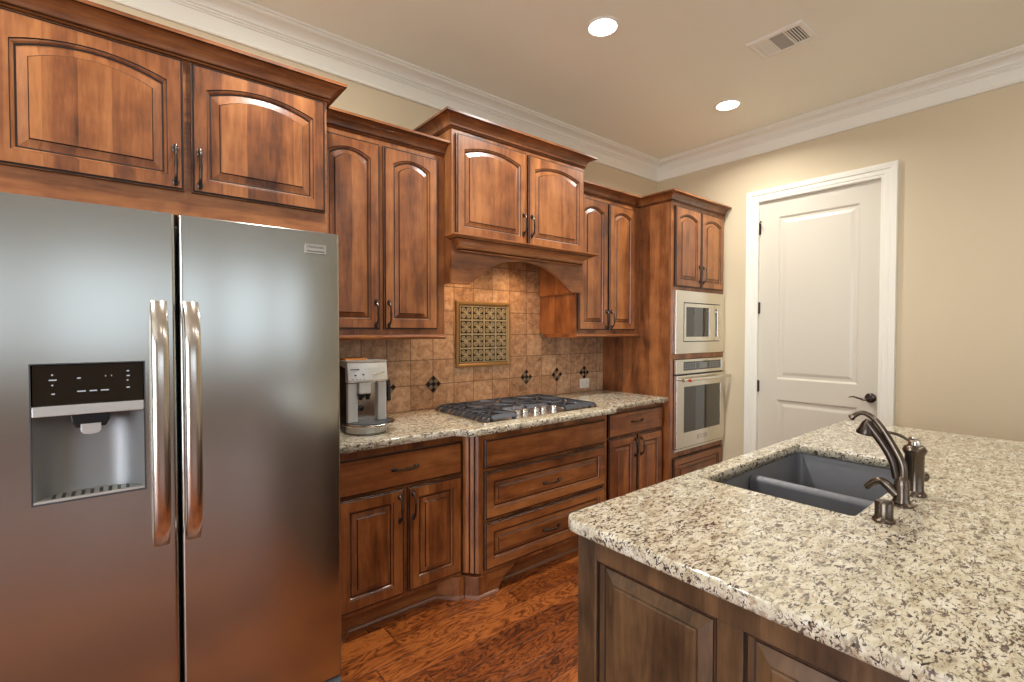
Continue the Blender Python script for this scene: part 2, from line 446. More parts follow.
kn.tube([(WX-.040, 1.035, .950), (WX-.043, 1.06, .945), (WX-.046, 1.085, .953), (WX-.046, 1.115, .962), (WX-.044, 1.145, .954)], [.010, .007, .006, .005, .003], 10)
kn.build('door_handle', M_bronze, ds)
for z in (.2, .973, 1.61, 2.252):
    MB().box(WX+.0045, WX+.0145, 1.786, 1.796, z-.045, z+.045).tube([(WX+.004, 1.797, z-.048), (WX+.004, 1.797, z+.048)], .006, 10).build('hinge', M_bronze, ds)
hs = MB().tube([(WX-.004, 1.79, 2.30), (WX-.03, 1.77, 2.30)], .004, 8).lathe([(.006, 0), (.006, -.012)], (WX-.03, 1.768, 2.30), 10, 'x').build('hinge_stop', M_bronze, ds)
MB().box(WX+.0105, WX+.0145, .9875, .992, .92, .99).build('strike_plate', M_brass, ds)
# casing: stepped profile as three mitred boards
def casing():
    mb = MB(); steps = [(0, .0), (0, .010), (.006, .014), (.020, .014), (.024, .018), (.050, .018), (.056, .024), (.080, .026), (.092, .026), (.094, 0)]
    a, b, t = DY1-.004, DY0+.004, DZ-.004
    L = []
    for d, p in steps:
        x = WX-.0005-p; L.append([(x, a+d, 0), (x, a+d, t+d), (x, b-d, t+d), (x, b-d, 0)])
    n = 4
    o = len(mb.v)
    for l in L: mb.v += l
    for k in range(len(L)):
        k2 = (k+1) % len(L)
        for i in range(3): mb.f.append([o+k*n+i, o+k*n+i+1, o+k2*n+i+1, o+k2*n+i]); mb.m.append(0); mb.sm.append(False)
    for e in (0, 3): mb.f.append([o+k*n+e for k in range(len(L))]); mb.m.append(0); mb.sm.append(False)
    return mb
struct(casing().build('trim_2', M_white))
struct(MB().box(WX+.0005, WX+.12, DY1-.0045, DY1, 0, DZ).box(WX+.0005, WX+.12, DY0, DY0+.0045, 0, DZ).box(WX+.0005, WX+.12, DY0+.0045, DY1-.0045, DZ-.0045, DZ).build('trim_3', M_white))

# ================================================================== BACKSPLASH
SY = 2.75
bs = thing('tile_backsplash', 'tan travertine tile backsplash covering the wall above the back counter', 'backsplash', (.957, SY, .914))
mb = MB().prism([(.705, .9155), (3.249, .9155), (3.249, 1.374), (2.508, 1.374), (2.508, 1.949), (1.44, 1.949), (1.44, 1.374), (.705, 1.374)], SY, WY-.001, lambda u, v, d: (u, d, v))
mb.build('tile_field', M_tile, bs)
def diamond(cx, cz):
    mb = MB(); r = .057; n = 3; q = r*1.414/n
    for i in range(n):
        for j in range(n):
            a = (i-1)*q; b = (j-1)*q; g = q*.44
            pts = []
            for du, dv in ((-g, -g), (g, -g), (g, g), (-g, g)):
                u, v = a+du, b+dv; pts.append((cx+(u-v)*.7071, cz+(u+v)*.7071))
            corner = (i != 1 and j != 1); mi = 0 if (corner or (i == 1 and j == 1 and random.random() < .6)) else random.choice([1, 1, 2])
            mb.prism(pts, SY-.0045, SY-.0005, lambda u, v, d: (u, d, v), mi)
    mb.prism([(cx-r, cz), (cx, cz-r), (cx+r, cz), (cx, cz+r)], SY-.003, SY-.0003, lambda u, v, d: (u, d, v), 3)
    mb.build('mosaic_inset', [M_mdark, M_mgrey, M_mtan, M_glaze], bs, label='diamond of small dark and grey mosaic glass')
for cx in (.938, 1.257, 1.575, 2.372, 2.691, 3.010): diamond(cx, 1.0745)
mx0, mx1, mz0, mz1 = 1.742, 2.209, 1.172, 1.622
mb = MB(); L = []
for d, p in ((0, 0), (0, .010), (.006, .016), (.018, .016), (.026, .008), (.03, .004)):
    L.append([(x, SY-.0003-p, z) for x, z in ((mx0+d, mz0+d), (mx1-d, mz0+d), (mx1-d, mz1-d), (mx0+d, mz1-d))])
mb.loops(L, None, True, False); fr_ = mb.build('medallion_frame', M_brass, bs, label='brass coloured square frame of the medallion')
mb = MB().box(mx0+.0275, mx1-.0275, SY-.0046, SY-.001, mz0+.0275, mz1-.0275, 1)
gx, gz = mx0+.032, mz0+.032; gw = (mx1-mx0-.064)/4; gh = (mz1-mz0-.064)/4
for i in range(4):
    for j in range(4):
        X0, Z0 = gx+i*gw, gz+j*gh
        for a, b, c, e in ((0, gw, 0, .006), (0, gw, gh-.006, gh), (0, .006, .006, gh-.006), (gw-.006, gw, .006, gh-.006)):
            mb.box(X0+a, X0+b, SY-.011, SY-.0045, Z0+c, Z0+e, 0)
        for p in (0, 1):
            for q in (0, 1):
                cx, cz = X0+gw*(.29+.42*p), Z0+gh*(.29+.42*q)
                ring = [(cx+.017*cos(t*pi/4+.39), cz+.017*sin(t*pi/4+.39)) for t in range(8)]
                ins = [(cx+.010*cos(t*pi/4+.39), cz+.010*sin(t*pi/4+.39)) for t in range(8)]
                mb.loops([[(u, SY-.0045, v) for u, v in ring], [(u, SY-.012, v) for u, v in ring], [(u, SY-.012, v) for u, v in ins], [(u, SY-.005, v) for u, v in ins]], [0, 0, 0], False, False)
                mb.box(cx-.005, cx+.005, SY-.010, SY-.0045, cz-.005, cz+.005, 0)
        cx, cz = X0+gw/2, Z0+gh/2
        mb.prism([(cx-.016, cz), (cx, cz-.016), (cx+.016, cz), (cx, cz+.016)], SY-.013, SY-.0045, lambda u, v, d: (u, d, v), 0)
mb.build('relief_tile', [M_med, M_mdark], fr_, label='stone relief grille of sixteen rosette squares')

# outlet
ot = thing('wall_outlet', 'white electrical outlet set sideways in the tiles above the counter', 'outlet', (3.011, SY, .945))
mb = MB().box(2.955, 3.067, SY-.007, SY-.0005, .944, 1.024); mb.build('cover_plate', M_plastic, ot, bevel=.002)
for cx in (2.985, 3.037):
    r = MB().prism([(cx+.017*cos(t*pi/8), .984+.014*sin(t*pi/8)) for t in range(16)], SY-.009, SY-.0072, lambda u, v, d: (u, d, v)).build('receptacle', M_plastic, ot)
    MB().box(cx-.006, cx+.004, SY-.0096, SY-.0091, .989, .9915).box(cx-.006, cx+.004, SY-.0096, SY-.0091, .9765, .979).build('slot', M_dark, r)

# ================================================================== FRIDGE CABINET
CF = 2.135
fc = thing('overhead_cabinet', 'two-door arched wooden cabinet above the stainless refrigerator', 'cabinet', (.2, CF, 0))
MB().box(-.36, .703, CF, WY-.002, 1.838, 2.405).build('cabinet_body', M_wx, fc, bevel=.002)
MB().box(.668, .703, CF, WY-.002, 0, 1.8375).build('side_panel', M_wz, fc, bevel=.002)
MB().box(-.36, -.325, CF, WY-.002, 0, 1.8375).build('side_panel', M_wz, fc, bevel=.002)
door(fc, -.302, .189, 1.925, 2.396, CF, .162, 2.013, .038, .050, bev=.028)
door(fc, .211, .690, 1.925, 2.396, CF, .236, 2.013, .038, .050, bev=.028)
crown(fc, [(-.36, WY-.002), (-.36, CF), (.703, CF), (.703, WY-.002)], 2.4055)

# ================================================================== UPPER CABINETS
UF = 2.38
def upper(label, x0, x1, doors, hx, cx0, cx1):
    t = thing('wall_cabinet', label, 'cabinet', ((x0+x1)/2, UF, 1.375))
    MB().box(x0, x1, UF, SY-.002 if False else WY-.002, 1.3995, 2.405).build('cabinet_body', M_wz, t, bevel=.0015)
    for (a, b), h in zip(doors, hx): door(t, a, b, 1.427, 2.374, UF, h, 1.508, .034, .050, bev=.022)
    MB().sweep(crown_prof(2.4055), [(cx0, UF), (cx1, UF)], mats=CM).build('crown_moulding', [M_wx, M_glaze], t)
    lr = [(-.33, 1.374), (.006, 1.374), (.016, 1.378), (.018, 1.386), (.010, 1.390), (.006, 1.399), (-.33, 1.399)]
    MB().sweep(lr, [(x0+.001, UF), (x1-.001, UF)]).build('light_rail', M_wx, t)
    return t
upper('tall wooden wall cabinet between refrigerator and range hood', .7045, 1.4365, [(.73, 1.044), (1.066, 1.384)], (1.020, 1.090), .7705, 1.4365)
u2 = upper('tall wooden wall cabinet between range hood and oven tower', 2.511, 3.2505, [(2.532, 2.845), (2.864, 3.176)], (2.822, 2.886), 2.511, 3.1845)

# ================================================================== RANGE HOOD
HF, hx0, hx1 = 2.305, 1.438, 2.5095
hd = thing('range_hood', 'wooden range hood with arched valance and two doors over the cooktop', 'range hood', ((hx0+hx1)/2, HF, 1.685))
MB().box(hx0, hx1, HF, WY-.002, 1.9505, 2.545).build('hood_body', M_wz, hd, bevel=.0015)
door(hd, 1.462, 1.972, 1.955, 2.520, HF, 1.947, 2.078, .038, .048, bev=.024)
door(hd, 1.992, 2.496, 1.955, 2.520, HF, 2.014, 2.076, .038, .048, bev=.024)
crown(hd, [(hx0, WY-.002), (hx0, HF), (hx1, HF), (hx1, WY-.002)], 2.5455, .072, .068)
# mantel shelf
z = 1.866
pr = [(-.002, z), (.022, z), (.028, z+.006), (.022, z+.013), (.030, z+.018), (.034, z+.034), (.052, z+.050), (.078, z+.058), (.078, z+.063), (.088, z+.065), (.108, z+.074), (.108, z+.080), (.020, z+.080), (-.002, z+.080)]
MB().sweep(pr, [(1.50, HF+.0005), (1.50, HF-.0005), (2.446, HF-.0005), (2.446, HF+.0005)], mats=[0, 0, 1, 0, 0, 0, 0, 1, 0, 0, 0, 0, 0, 0]).build('mantel_moulding', [M_wx, M_glaze], hd)
# arched valance + cheeks
pts = [(hx0, 1.685), (1.560, 1.685)]
cx, hw, rise = 1.974, .395, .155
pts.append((cx-hw-.012, 1.697))
for i in range(25):
    a = -1+2*i/24; pts.append((cx+hw*a, 1.697+rise*(1-abs(a)**2.3)))
pts += [(cx+hw+.012, 1.697), (2.388, 1.685), (hx1, 1.685), (hx1, 1.950), (hx0, 1.950)]
mb = MB(); n = len(pts)
mb.prism(pts, HF, HF+.022, lambda u, v, d: (u, d, v)); mb.build('arched_valance', M_wx, hd, bevel=.0015)
mb = MB().box(hx0, hx0+.02, HF+.0222, SY-.006, 1.685, 1.950); mb.build('side_cheek', M_wz, hd)
mb = MB().box(hx1-.02, hx1, HF+.0222, SY-.006, 1.685, 1.950); mb.build('side_cheek', M_wz, hd)
li = MB().box(1.60, 2.35, 2.40, 2.68, 1.942, 1.9503).build('hood_liner', M_ss, hd)
for x in (1.76, 2.19):
    MB().lathe([(.03, 1.9415), (.028, 1.9395), (0, 1.939)], (x, 2.50, 0), 20).build('hood_lamp', emit('hood_lamp_glow', (255, 190, 110), 6), li)
    l = bpy.data.lights.new('hood_lamp_light', 'SPOT'); l.energy = 11; l.color = (1, .62, .30); l.spot_size = radians(150); l.spot_blend = 1; l.shadow_soft_size = .04
    o = bpy.data.objects.new('hood_lamp_light', l); COL.objects.link(o); o.location = (x, 2.52, 1.93)

# ================================================================== OVEN TOWER
TF, tx0, tx1 = 2.11, 3.252, WX-.002
tw = thing('oven_cabinet', 'tall wooden cabinet tower holding the microwave and wall oven', 'cabinet', ((tx0+tx1)/2, TF, 0))
MB().box(tx0, tx0+.02, TF+.0005, WY-.002, .10, 2.405).build('side_panel', M_wz, tw, bevel=.001)
mb = MB().box(tx0, tx0+.042, TF-.018, TF, .10, 2.405).box(tx1-.02, tx1, TF-.018, TF, .10, 2.405)
for a, b in ((.10, .118), (.440, .487), (1.202, 1.242), (1.738, 1.764), (2.376, 2.405)): mb.box(tx0+.042, tx1-.02, TF-.018, TF, a, b)
mb.build('face_frame', M_wz, tw, bevel=.001)
MB().box(tx0+.021, tx1, TF+.12, TF+.14, 0, .10).box(tx0, tx0+.02, TF+.12, WY-.01, 0, .0995).build('toe_kick', M_wx, tw)
MB().box(tx0+.021, tx1, WY-.02, WY-.002, .10, 2.405).box(tx0+.021, tx1, TF+.001, WY-.021, 2.385, 2.405).box(tx0+.021, tx1, TF+.001, WY-.021, .10, .115).box(tx0+.021, tx1, TF+.001, WY-.021, 1.205, 1.24).build('carcass', M_wx, tw)
door(tw, 3.290, 3.646, 1.764, 2.378, TF-.018, 3.622, 1.875, .034, .050, bev=.022)
door(tw, 3.660, 4.014, 1.764, 2.378, TF-.018, 3.684, 1.873, .034, .050, bev=.022)
door(tw, 3.290, 4.014, .122, .437, TF-.018, 3.652, .28, 0, .052, 'drawer', [M_wx, M_glaze], vert=False)
crown(tw, [(tx0, WY-.002), (tx0, TF-.018), (tx1, TF-.018)], 2.4055)
FT = TF-.019
# microwave
mw = thing('microwave_oven', 'built-in stainless microwave with a wide trim kit above the wall oven', 'microwave', (3.664, FT, 1.243))
fnm = lambda u, v, d: (u, FT-d, v)
def rframe(mb, x0, x1, z0, z1, ix0, ix1, iz0, iz1, d0, d1, y=FT, mi=0):
    L = []
    for d in (d0, d1): L.append([(a, y-d, b) for a, b in ((x0, z0), (x1, z0), (x1, z1), (x0, z1))])
    for d in (d1, d0): L.append([(a, y-d, b) for a, b in ((ix0, iz0), (ix1, iz0), (ix1, iz1), (ix0, iz1))])
    mb.loops(L+[L[0]], [mi]*4, False, False)
    return mb
rframe(MB(), 3.296, 4.032, 1.245, 1.735, 3.402, 3.958, 1.335, 1.645, 0, .018).build('trim_frame', M_ss, mw, bevel=.0015)
MB().box(3.403, 3.957, FT-.004, FT+.30, 1.336, 1.644).build('oven_body', M_black, mw)
dr = rframe(MB(), 3.409, 3.868, 1.342, 1.638, 3.436, 3.790, 1.376, 1.610, .0045, .020); dr.build('door', M_ss, mw, bevel=.001)
MB().box(3.4365, 3.7895, FT-.014, FT-.0045, 1.3765, 1.6095).build('door_glass', M_bglass, mw)
cp = rframe(MB(), 3.871, 3.951, 1.342, 1.638, 3.880, 3.915, 1.376, 1.606, .0045, .020).build('control_frame', M_ss, mw, bevel=.001)
cq = MB().box(3.8805, 3.9145, FT-.017, FT-.0045, 1.3765, 1.6055).build('control_panel', M_bglass, mw)
mb = MB()
for i in range(7):
    for x in (3.886, 3.900): MB().box(x, x+.008, FT-.0176, FT-.0171, 1.40+i*.022, 1.404+i*.022).build('button_mark', M_led, cq)
MB().box(3.885, 3.910, FT-.0176, FT-.0171, 1.575, 1.59).build('clock_display', M_led, cq)
# wall oven
ov = thing('wall_oven', 'stainless wall oven with bar handle below the microwave', 'oven', (3.664, FT, .488))
MB().box(3.300, 4.028, FT-.004, FT+.5, .51, 1.199).build('oven_body', M_black, ov)
cpn = rframe(MB(), 3.297, 4.032, 1.088, 1.199, 3.40, 3.98, 1.112, 1.180, .0045, .022).build('control_panel', M_ss, ov, bevel=.001)
cg = MB().box(3.4005, 3.9795, FT-.018, FT-.0045, 1.1125, 1.1795).build('display_glass', M_bglass, cpn)
mb = MB().box(3.64, 3.76, FT-.0188, FT-.0181, 1.122, 1.170)
mb.build('display_screen', plain('lcd_grey', (128, 132, 128), .3), cg)
mb = MB()
for i in range(5):
    for j in range(3):
        for x in (3.425+i*.036, 3.80+i*.034): MB().box(x, x+.012, FT-.0186, FT-.0181, 1.126+j*.017, 1.131+j*.017).build('button_mark', M_led, cg)
od = rframe(MB(), 3.297, 4.032, .512, 1.075, 3.398, 3.955, .628, .985, .0045, .030).build('door', M_ss, ov, bevel=.002)
MB().box(3.3985, 3.9545, FT-.025, FT-.0045, .6285, .9845).build('door_glass', M_bglass, od)
mb = MB().tube([(3.31, FT-.075, 1.045), (4.022, FT-.075, 1.045)], .013, 14)
for x in (3.345, 3.985): mb.tube([(x, FT-.0305, 1.045), (x, FT-.072, 1.045)], .010, 10)
hb = mb.build('handle', M_ss, od)
MB().lathe([(.012, 0), (.012, -.010), (.008, -.013), (0, -.013)], (3.375, FT-.0885, 1.043), 18, 'y').build('handle_disc', M_red, hb, label='red round disc')  # small red disc near the left end of the handle
rframe(MB(), 3.60, 3.74, .555, .590, 3.604, 3.736, .559, .586, .0305, .0315).box(3.606, 3.734, FT-.0312, FT-.0305, .561, .584).build('badge', M_hd, od)
MB().box(3.285, 4.034, FT-.020, FT-.0005, .488, .505).build('bottom_trim', M_ss, ov, bevel=.001)

# ================================================================== BASE CABINETS
BF, NF = 2.155, 2.08
def foot(mb, x, sgn):
    "bracket foot with a 45 degree return into the toe space"
def base(label, x0, x1, parts, end=None):
    t = thing('base_cabinet', label, 'cabinet', ((x0+x1)/2, BF, 0)); return t
b1 = thing('base_cabinet', 'wooden base cabinet with one drawer over two doors beside the refrigerator', 'cabinet', (1.06, BF, 0))
MB().box(.7045, 1.4075, BF, WY-.002, .115, .875).build('cabinet_body', M_wz, b1, bevel=.0015)
door(b1, .735, 1.396, .668, .838, BF, 1.068, .756, name='drawer', mats=[M_wx, M_glaze], flat=True, vert=False)
door(b1, .735, 1.062, .138, .655, BF, 1.038, .562, bev=.026)
door(b1, 1.084, 1.396, .138, .655, BF, 1.110, .564, bev=.026)
TOE = 2.222
mb = MB().box(.81, 1.295, TOE, TOE+.02, 0, .1145); mb.build('toe_kick', M_wx, b1)
def footprism(mb, poly, z1=.1145): mb.prism(poly, 0, z1)
mb = MB(); mb.prism([(.7045, BF-.008), (.745, BF-.008), (.8095, TOE), (.8095, TOE+.02), (.7045, TOE+.02)], 0, .1145); mb.build('foot', M_wz, b1, bevel=.001)
mb = MB(); mb.prism([(1.2955, TOE), (1.375, BF-.018), (1.4075, BF-.018), (1.4075, TOE+.02), (1.2955, TOE+.02)], 0, .1145); mb.build('foot', M_wz, b1, bevel=.001)
sh = [(0, 0), (.012, 0), (.011, .008), (.006, .015), (0, .018)]
MB().sweep(sh, [(.7045, BF-.0085), (.745, BF-.0085), (.8095, TOE-.0005), (1.295, TOE-.0005), (1.375, BF-.0185), (1.402, BF-.0185)]).build('shoe_moulding', M_shoe, b1)
# centre (cooktop) cabinet with canted fluted posts
b2 = thing('base_cabinet', 'bumped-out wooden drawer cabinet with fluted corner posts under the cooktop', 'cabinet', (1.98, NF, 0))
cxl, cxr = 1.478, 2.482
MB().box(cxl+.006, cxr-.006, NF, WY-.002, .115, .875).build('cabinet_body', M_wz, b2, bevel=.0015)
def post(mirror):
    X = (lambda x: x) if not mirror else (lambda x: cxl+cxr-x)
    A, B = Vector((1.416, BF-.022)), Vector((1.462, NF)); d = (B-A); L = d.length; d.normalize(); nn = Vector((d.y, -d.x))
    if nn.y > 0: nn = -nn
    pts = [(1.409, WY-.6+.5-.0), ]
    poly = [(1.409, 2.30), (1.409, BF-.022), (A.x, A.y)]
    for c0 in (.30, .70):
        for k in range(7):
            t = k/6; s_ = (c0-.075+.15*t)*L; dep = .006*sin(pi*t)
            q = A+d*s_-nn*dep; poly.append((q.x, q.y))
    poly += [(B.x, B.y), (cxl+.0055, NF), (cxl+.0055, 2.30)]
    poly = [(X(x), y) for x, y in poly]
    mb = MB(); n = len(poly)
    mb.prism(poly, .13, .875)
    k0 = len(mb.f)-n
    for i in range(n):
        if i in (4, 5, 6, 11, 12, 13): mb.m[k0+i] = 1
    p = mb.build('fluted_post', [M_wz, M_glaze], b2)
    pl = [(1.409, 2.30), (1.409, BF-.028), (A.x-.003, A.y-.006), (B.x-.006, B.y-.008), (1.575, NF-.008), (1.60, NF+.012), (1.61, NF+.06), (1.61, 2.30)]
    return poly
for m in (False, True):
    post(m)
    X = (lambda x: x) if not m else (lambda x: cxl+cxr-x)
    MB().prism([(X(x), y) for x, y in ((1.409, 2.29), (1.409, 2.128), (1.413, 2.124), (1.458, 2.071), (1.515, 2.071), (1.515, 2.10), (cxl, 2.10), (cxl, 2.29))], 0, .1145).build('plinth', M_wz, b2, bevel=.001)
    # scrolled bracket foot
    bp_ = [(1.516, 0), (1.585, 0), (1.590, .012), (1.600, .030), (1.612, .050), (1.635, .075), (1.665, .090), (1.70, .1145), (1.516, .1145)]
    MB().prism([(X(x), z) for x, z in bp_], 2.071, 2.092, lambda u, v, d: (u, d, v)).build('foot', M_wx, b2, bevel=.001)
    MB().sweep(sh, ([(X(1.409), 2.1275), (X(1.413), 2.1235), (X(1.458), 2.0705), (X(1.585), 2.0705)] if not m else [(X(1.585), 2.0705), (X(1.458), 2.0705), (X(1.413), 2.1235), (X(1.409), 2.1275)])).build('shoe_moulding', M_shoe, b2)
MB().box(1.52, 2.44, 2.15, 2.17, 0, .1145).build('toe_kick', M_wx, b2)
MB().sweep(sh, [(1.52, 2.1495), (2.44, 2.1495)]).build('shoe_moulding', M_shoe, b2)
door(b2, 1.494, 2.466, .686, .840, NF, name='false_drawer_front', mats=[M_wx, M_glaze], flat=True)
door(b2, 1.494, 2.466, .412, .668, NF, 1.98, .530, name='drawer', mats=[M_wx, M_glaze], vert=False, fr=.054, bev=.024)
door(b2, 1.494, 2.466, .140, .394, NF, 1.98, .253, name='drawer', mats=[M_wx, M_glaze], vert=False, fr=.054, bev=.024)
b3 = thing('base_cabinet', 'wooden base cabinet with one drawer over two doors beside the oven tower', 'cabinet', (2.9, BF, 0))
MB().box(2.5525, 3.2505, BF, WY-.002, .115, .875).build('cabinet_body', M_wz, b3, bevel=.0015)
door(b3, 2.592, 3.229, .684, .848, BF, 2.906, .772, name='drawer', mats=[M_wx, M_glaze], flat=True, vert=False)
door(b3, 2.592, 2.907, .138, .670, BF, 2.882, .583, bev=.026)
door(b3, 2.926, 3.229, .138, .670, BF, 2.952, .583, bev=.026)
MB().box(2.66, 3.2505, TOE, TOE+.02, 0, .1145).build('toe_kick', M_wx, b3)
mb = MB(); mb.prism([(2.5525, BF-.018), (2.585, BF-.018), (2.6595, TOE), (2.6595, TOE+.02), (2.5525, TOE+.02)], 0, .1145); mb.build('foot', M_wz, b3, bevel=.001)

# ================================================================== GRANITE TOPS
def rounded(poly, radii, n=6):
    out = []; N = len(poly)
    for i in range(N):
        p = Vector(poly[i]); r = radii[i] if isinstance(radii, (list, tuple)) else radii
        if r <= 0: out.append(tuple(p)); continue
        a = (Vector(poly[i-1])-p).normalized(); b = (Vector(poly[(i+1) % N])-p).normalized()
        ang = a.angle(b); t = r/math.tan(ang/2); c = p+(a+b).normalized()*(r/sin(ang/2))
        s0 = p+a*t-c; s1 = p+b*t-c; a0 = math.atan2(s0.y, s0.x); a1 = math.atan2(s1.y, s1.x); dd = (a1-a0+pi) % (2*pi)-pi
        for k in range(n+1): out.append((c.x+r*cos(a0+dd*k/n), c.y+r*sin(a0+dd*k/n)))
    return out
def inset(poly, d):
    N = len(poly); out = []
    for i in range(N):
        p, a, b = Vector(poly[i]), Vector(poly[i-1]), Vector(poly[(i+1) % N])
        e1 = (p-a).normalized(); e2 = (b-p).normalized(); n1 = Vector((-e1.y, e1.x)); n2 = Vector((-e2.y, e2.x)); m = n1+n2; m = m/max(.3, m.dot(n1))
        out.append((p.x+m.x*d, p.y+m.y*d))
    return out
def slab(name, outer, z0, z1, mat, parent=None, hole=None, e=.007):
    """outer counter-clockwise"""
    bm = bmesh.new()
    def ring(poly, z): return [bm.verts.new((x, y, z)) for x, y in poly]
    def skin(a, b):
        for i in range(len(a)):
            j = (i+1) % len(a); f = bm.faces.new((a[i], a[j], b[j], b[i])); f.smooth = True
    def edges(r): return [bm.edges.get((r[i], r[(i+1) % len(r)])) or bm.edges.new((r[i], r[(i+1) % len(r)])) for i in range(len(r))]
    R = [ring(inset(outer, e), z0), ring(inset(outer, e*.3), z0+e*.3), ring(outer, z0+e), ring(outer, z1-e), ring(inset(outer, e*.3), z1-e*.3), ring(inset(outer, e), z1)]
    for a, b in zip(R, R[1:]): skin(a, b)
    tops = edges(R[-1]); bots = edges(R[0])
    if hole:
        Q = [ring(hole, z0), ring(hole, z1-.003), ring(inset(hole, -.003), z1)]
        for a, b in zip(Q, Q[1:]): skin(a, b)
        tops += edges(Q[-1]); bots += edges(Q[0])
    bmesh.ops.triangle_fill(bm, use_beauty=True, use_dissolve=False, edges=tops)
    bmesh.ops.triangle_fill(bm, use_beauty=True, use_dissolve=False, edges=bots)
    bmesh.ops.recalc_face_normals(bm, faces=bm.faces)
    me = bpy.data.meshes.new(name); bm.to_mesh(me); bm.free(); me.materials.append(mat)
    o = bpy.data.objects.new(name, me); COL.objects.link(o); return o
og = [(1.325, 2.104)]
for k in range(1, 9):
    t = k/9; sgm = t*t*(3-2*t); og.append((1.325+.065*t, 2.104-.076*sgm))
og.append((1.39, 2.028))
og2 = [(3.961-x-.04+0, y) for x, y in reversed(og)]
front = [(.7055, 2.104)]+og+[(2.525, 2.028), (2.545, 2.034), (2.553, 2.06), (2.560, 2.096), (2.575, 2.104)]+[(3.2505, 2.104)]
outer = front+[(3.2505, 2.7485), (.7055, 2.7485)]
ct = slab('granite_countertop', outer, .8765, .914, M_gran)
tagm(ct, 'speckled cream granite counter along the back wall under the cooktop', 'countertop')

# ================================================================== COOKTOP
ck = thing('gas_cooktop', 'five-burner stainless gas cooktop with black grates on the back counter', 'cooktop', (2.01, 2.37, .9145))
kx0, kx1, ky0, ky1 = 1.515, 2.448, 2.092, 2.645
MB().prism(rounded([(kx0, ky0), (kx1, ky0), (kx1, ky1), (kx0, ky1)], .02), .9145, .924, None).build('steel_tray', M_ss, ck, bevel=.002)
def grate(x0, x1, y0, y1, edgeL, edgeR):
    mb = MB(); zt = .958; b = .006
    def bar(a, c, r=.0055, z=zt): mb.box(min(a[0], c[0])-r, max(a[0], c[0])+r, min(a[1], c[1])-r, max(a[1], c[1])+r, z-.014, z)
    mb.prism([(y0-.012, zt-.020), (y0+.012, zt-.020), (y0+.016, zt), (y0+.004, zt)], x0, x1, lambda u, v, d: (d, u, v)); bar((x0+b, y1-b), (x1-b, y1-b)); bar((x0+b, y0+b), (x0+b, y1-b)); bar((x1-b, y0+b), (x1-b, y1-b))
    cx = (x0+x1)/2; ym = (y0+y1)/2
    bar((x0+b, ym), (x1-b, ym))
    for yc in ((y0+ym)/2, (y1+ym)/2):
        bar((x0+b, yc), (cx-.028, yc)); bar((cx+.028, yc), (x1-b, yc))
        bar((cx, yc+.028), (cx, yc+.10 if yc > ym else ym)); bar((cx, yc-.028), (cx, yc-.10 if yc < ym else ym))
        for sx in (-1, 1):
            for sy in (-1, 1):
                mb.tube([(cx+sx*.024, yc+sy*.024, zt-.005), (cx+sx*.075, yc+sy*.075, zt-.005), (cx+sx*.11, yc+sy*.10, zt-.007)], .0045, 6)
    for x in (x0+.014, x1-.014):
        for y in (y0+.014, ym, y1-.014): mb.box(x-.007, x+.007, y-.007, y+.007, .9245, zt-.013)
    def comb(xe, sg):
        n = 10
        for i in range(n+1):
            y = y0+.012+(y1-y0-.024)*i/n
            mb.prism([(xe, zt), (xe+sg*.022, zt-.005), (xe+sg*.044, zt-.026), (xe+sg*.044, zt-.033), (xe+sg*.034, zt-.033), (xe+sg*.016, zt-.016), (xe, zt-.013)], y-.0055, y+.0055, lambda u, v, d: (u, d, v))
    if edgeL: comb(x0, -1)
    if edgeR: comb(x1, 1)
    return mb.build('grate', M_iron, ck)
grate(1.566, 1.748, 2.108, 2.632, True, False)
grate(1.756, 2.128, 2.262, 2.632, False, False)
grate(2.136, 2.394, 2.108, 2.632, False, True)
for x, y, r in ((1.657, 2.24, .04), (1.657, 2.50, .034), (1.942, 2.45, .05), (2.265, 2.24, .036), (2.265, 2.50, .042)):
    bb = MB().lathe([(r+.012, .9245), (r+.010, .930), (r, .934), (r-.004, .938)], (x, y, 0), 24).build('burner', M_burner, ck)
    MB().lathe([(r-.004, .9385), (r-.002, .941), (r-.004, .946), (r*.6, .947)], (x, y, 0), 24).build('burner_cap', M_black, bb)
for i in range(5):
    x = 1.790+i*.074; y = 2.158 + (.020 if i % 2 else 0)
    MB().lathe([(.025, .9245), (.025, .929), (.020, .931), (.0205, .954), (.017, .959), (0, .9595)], (x, y, 0), 22).box(x-.0025, x+.0025, y-.018, y+.018, .9585, .9635).build('knob', M_chrome, ck)

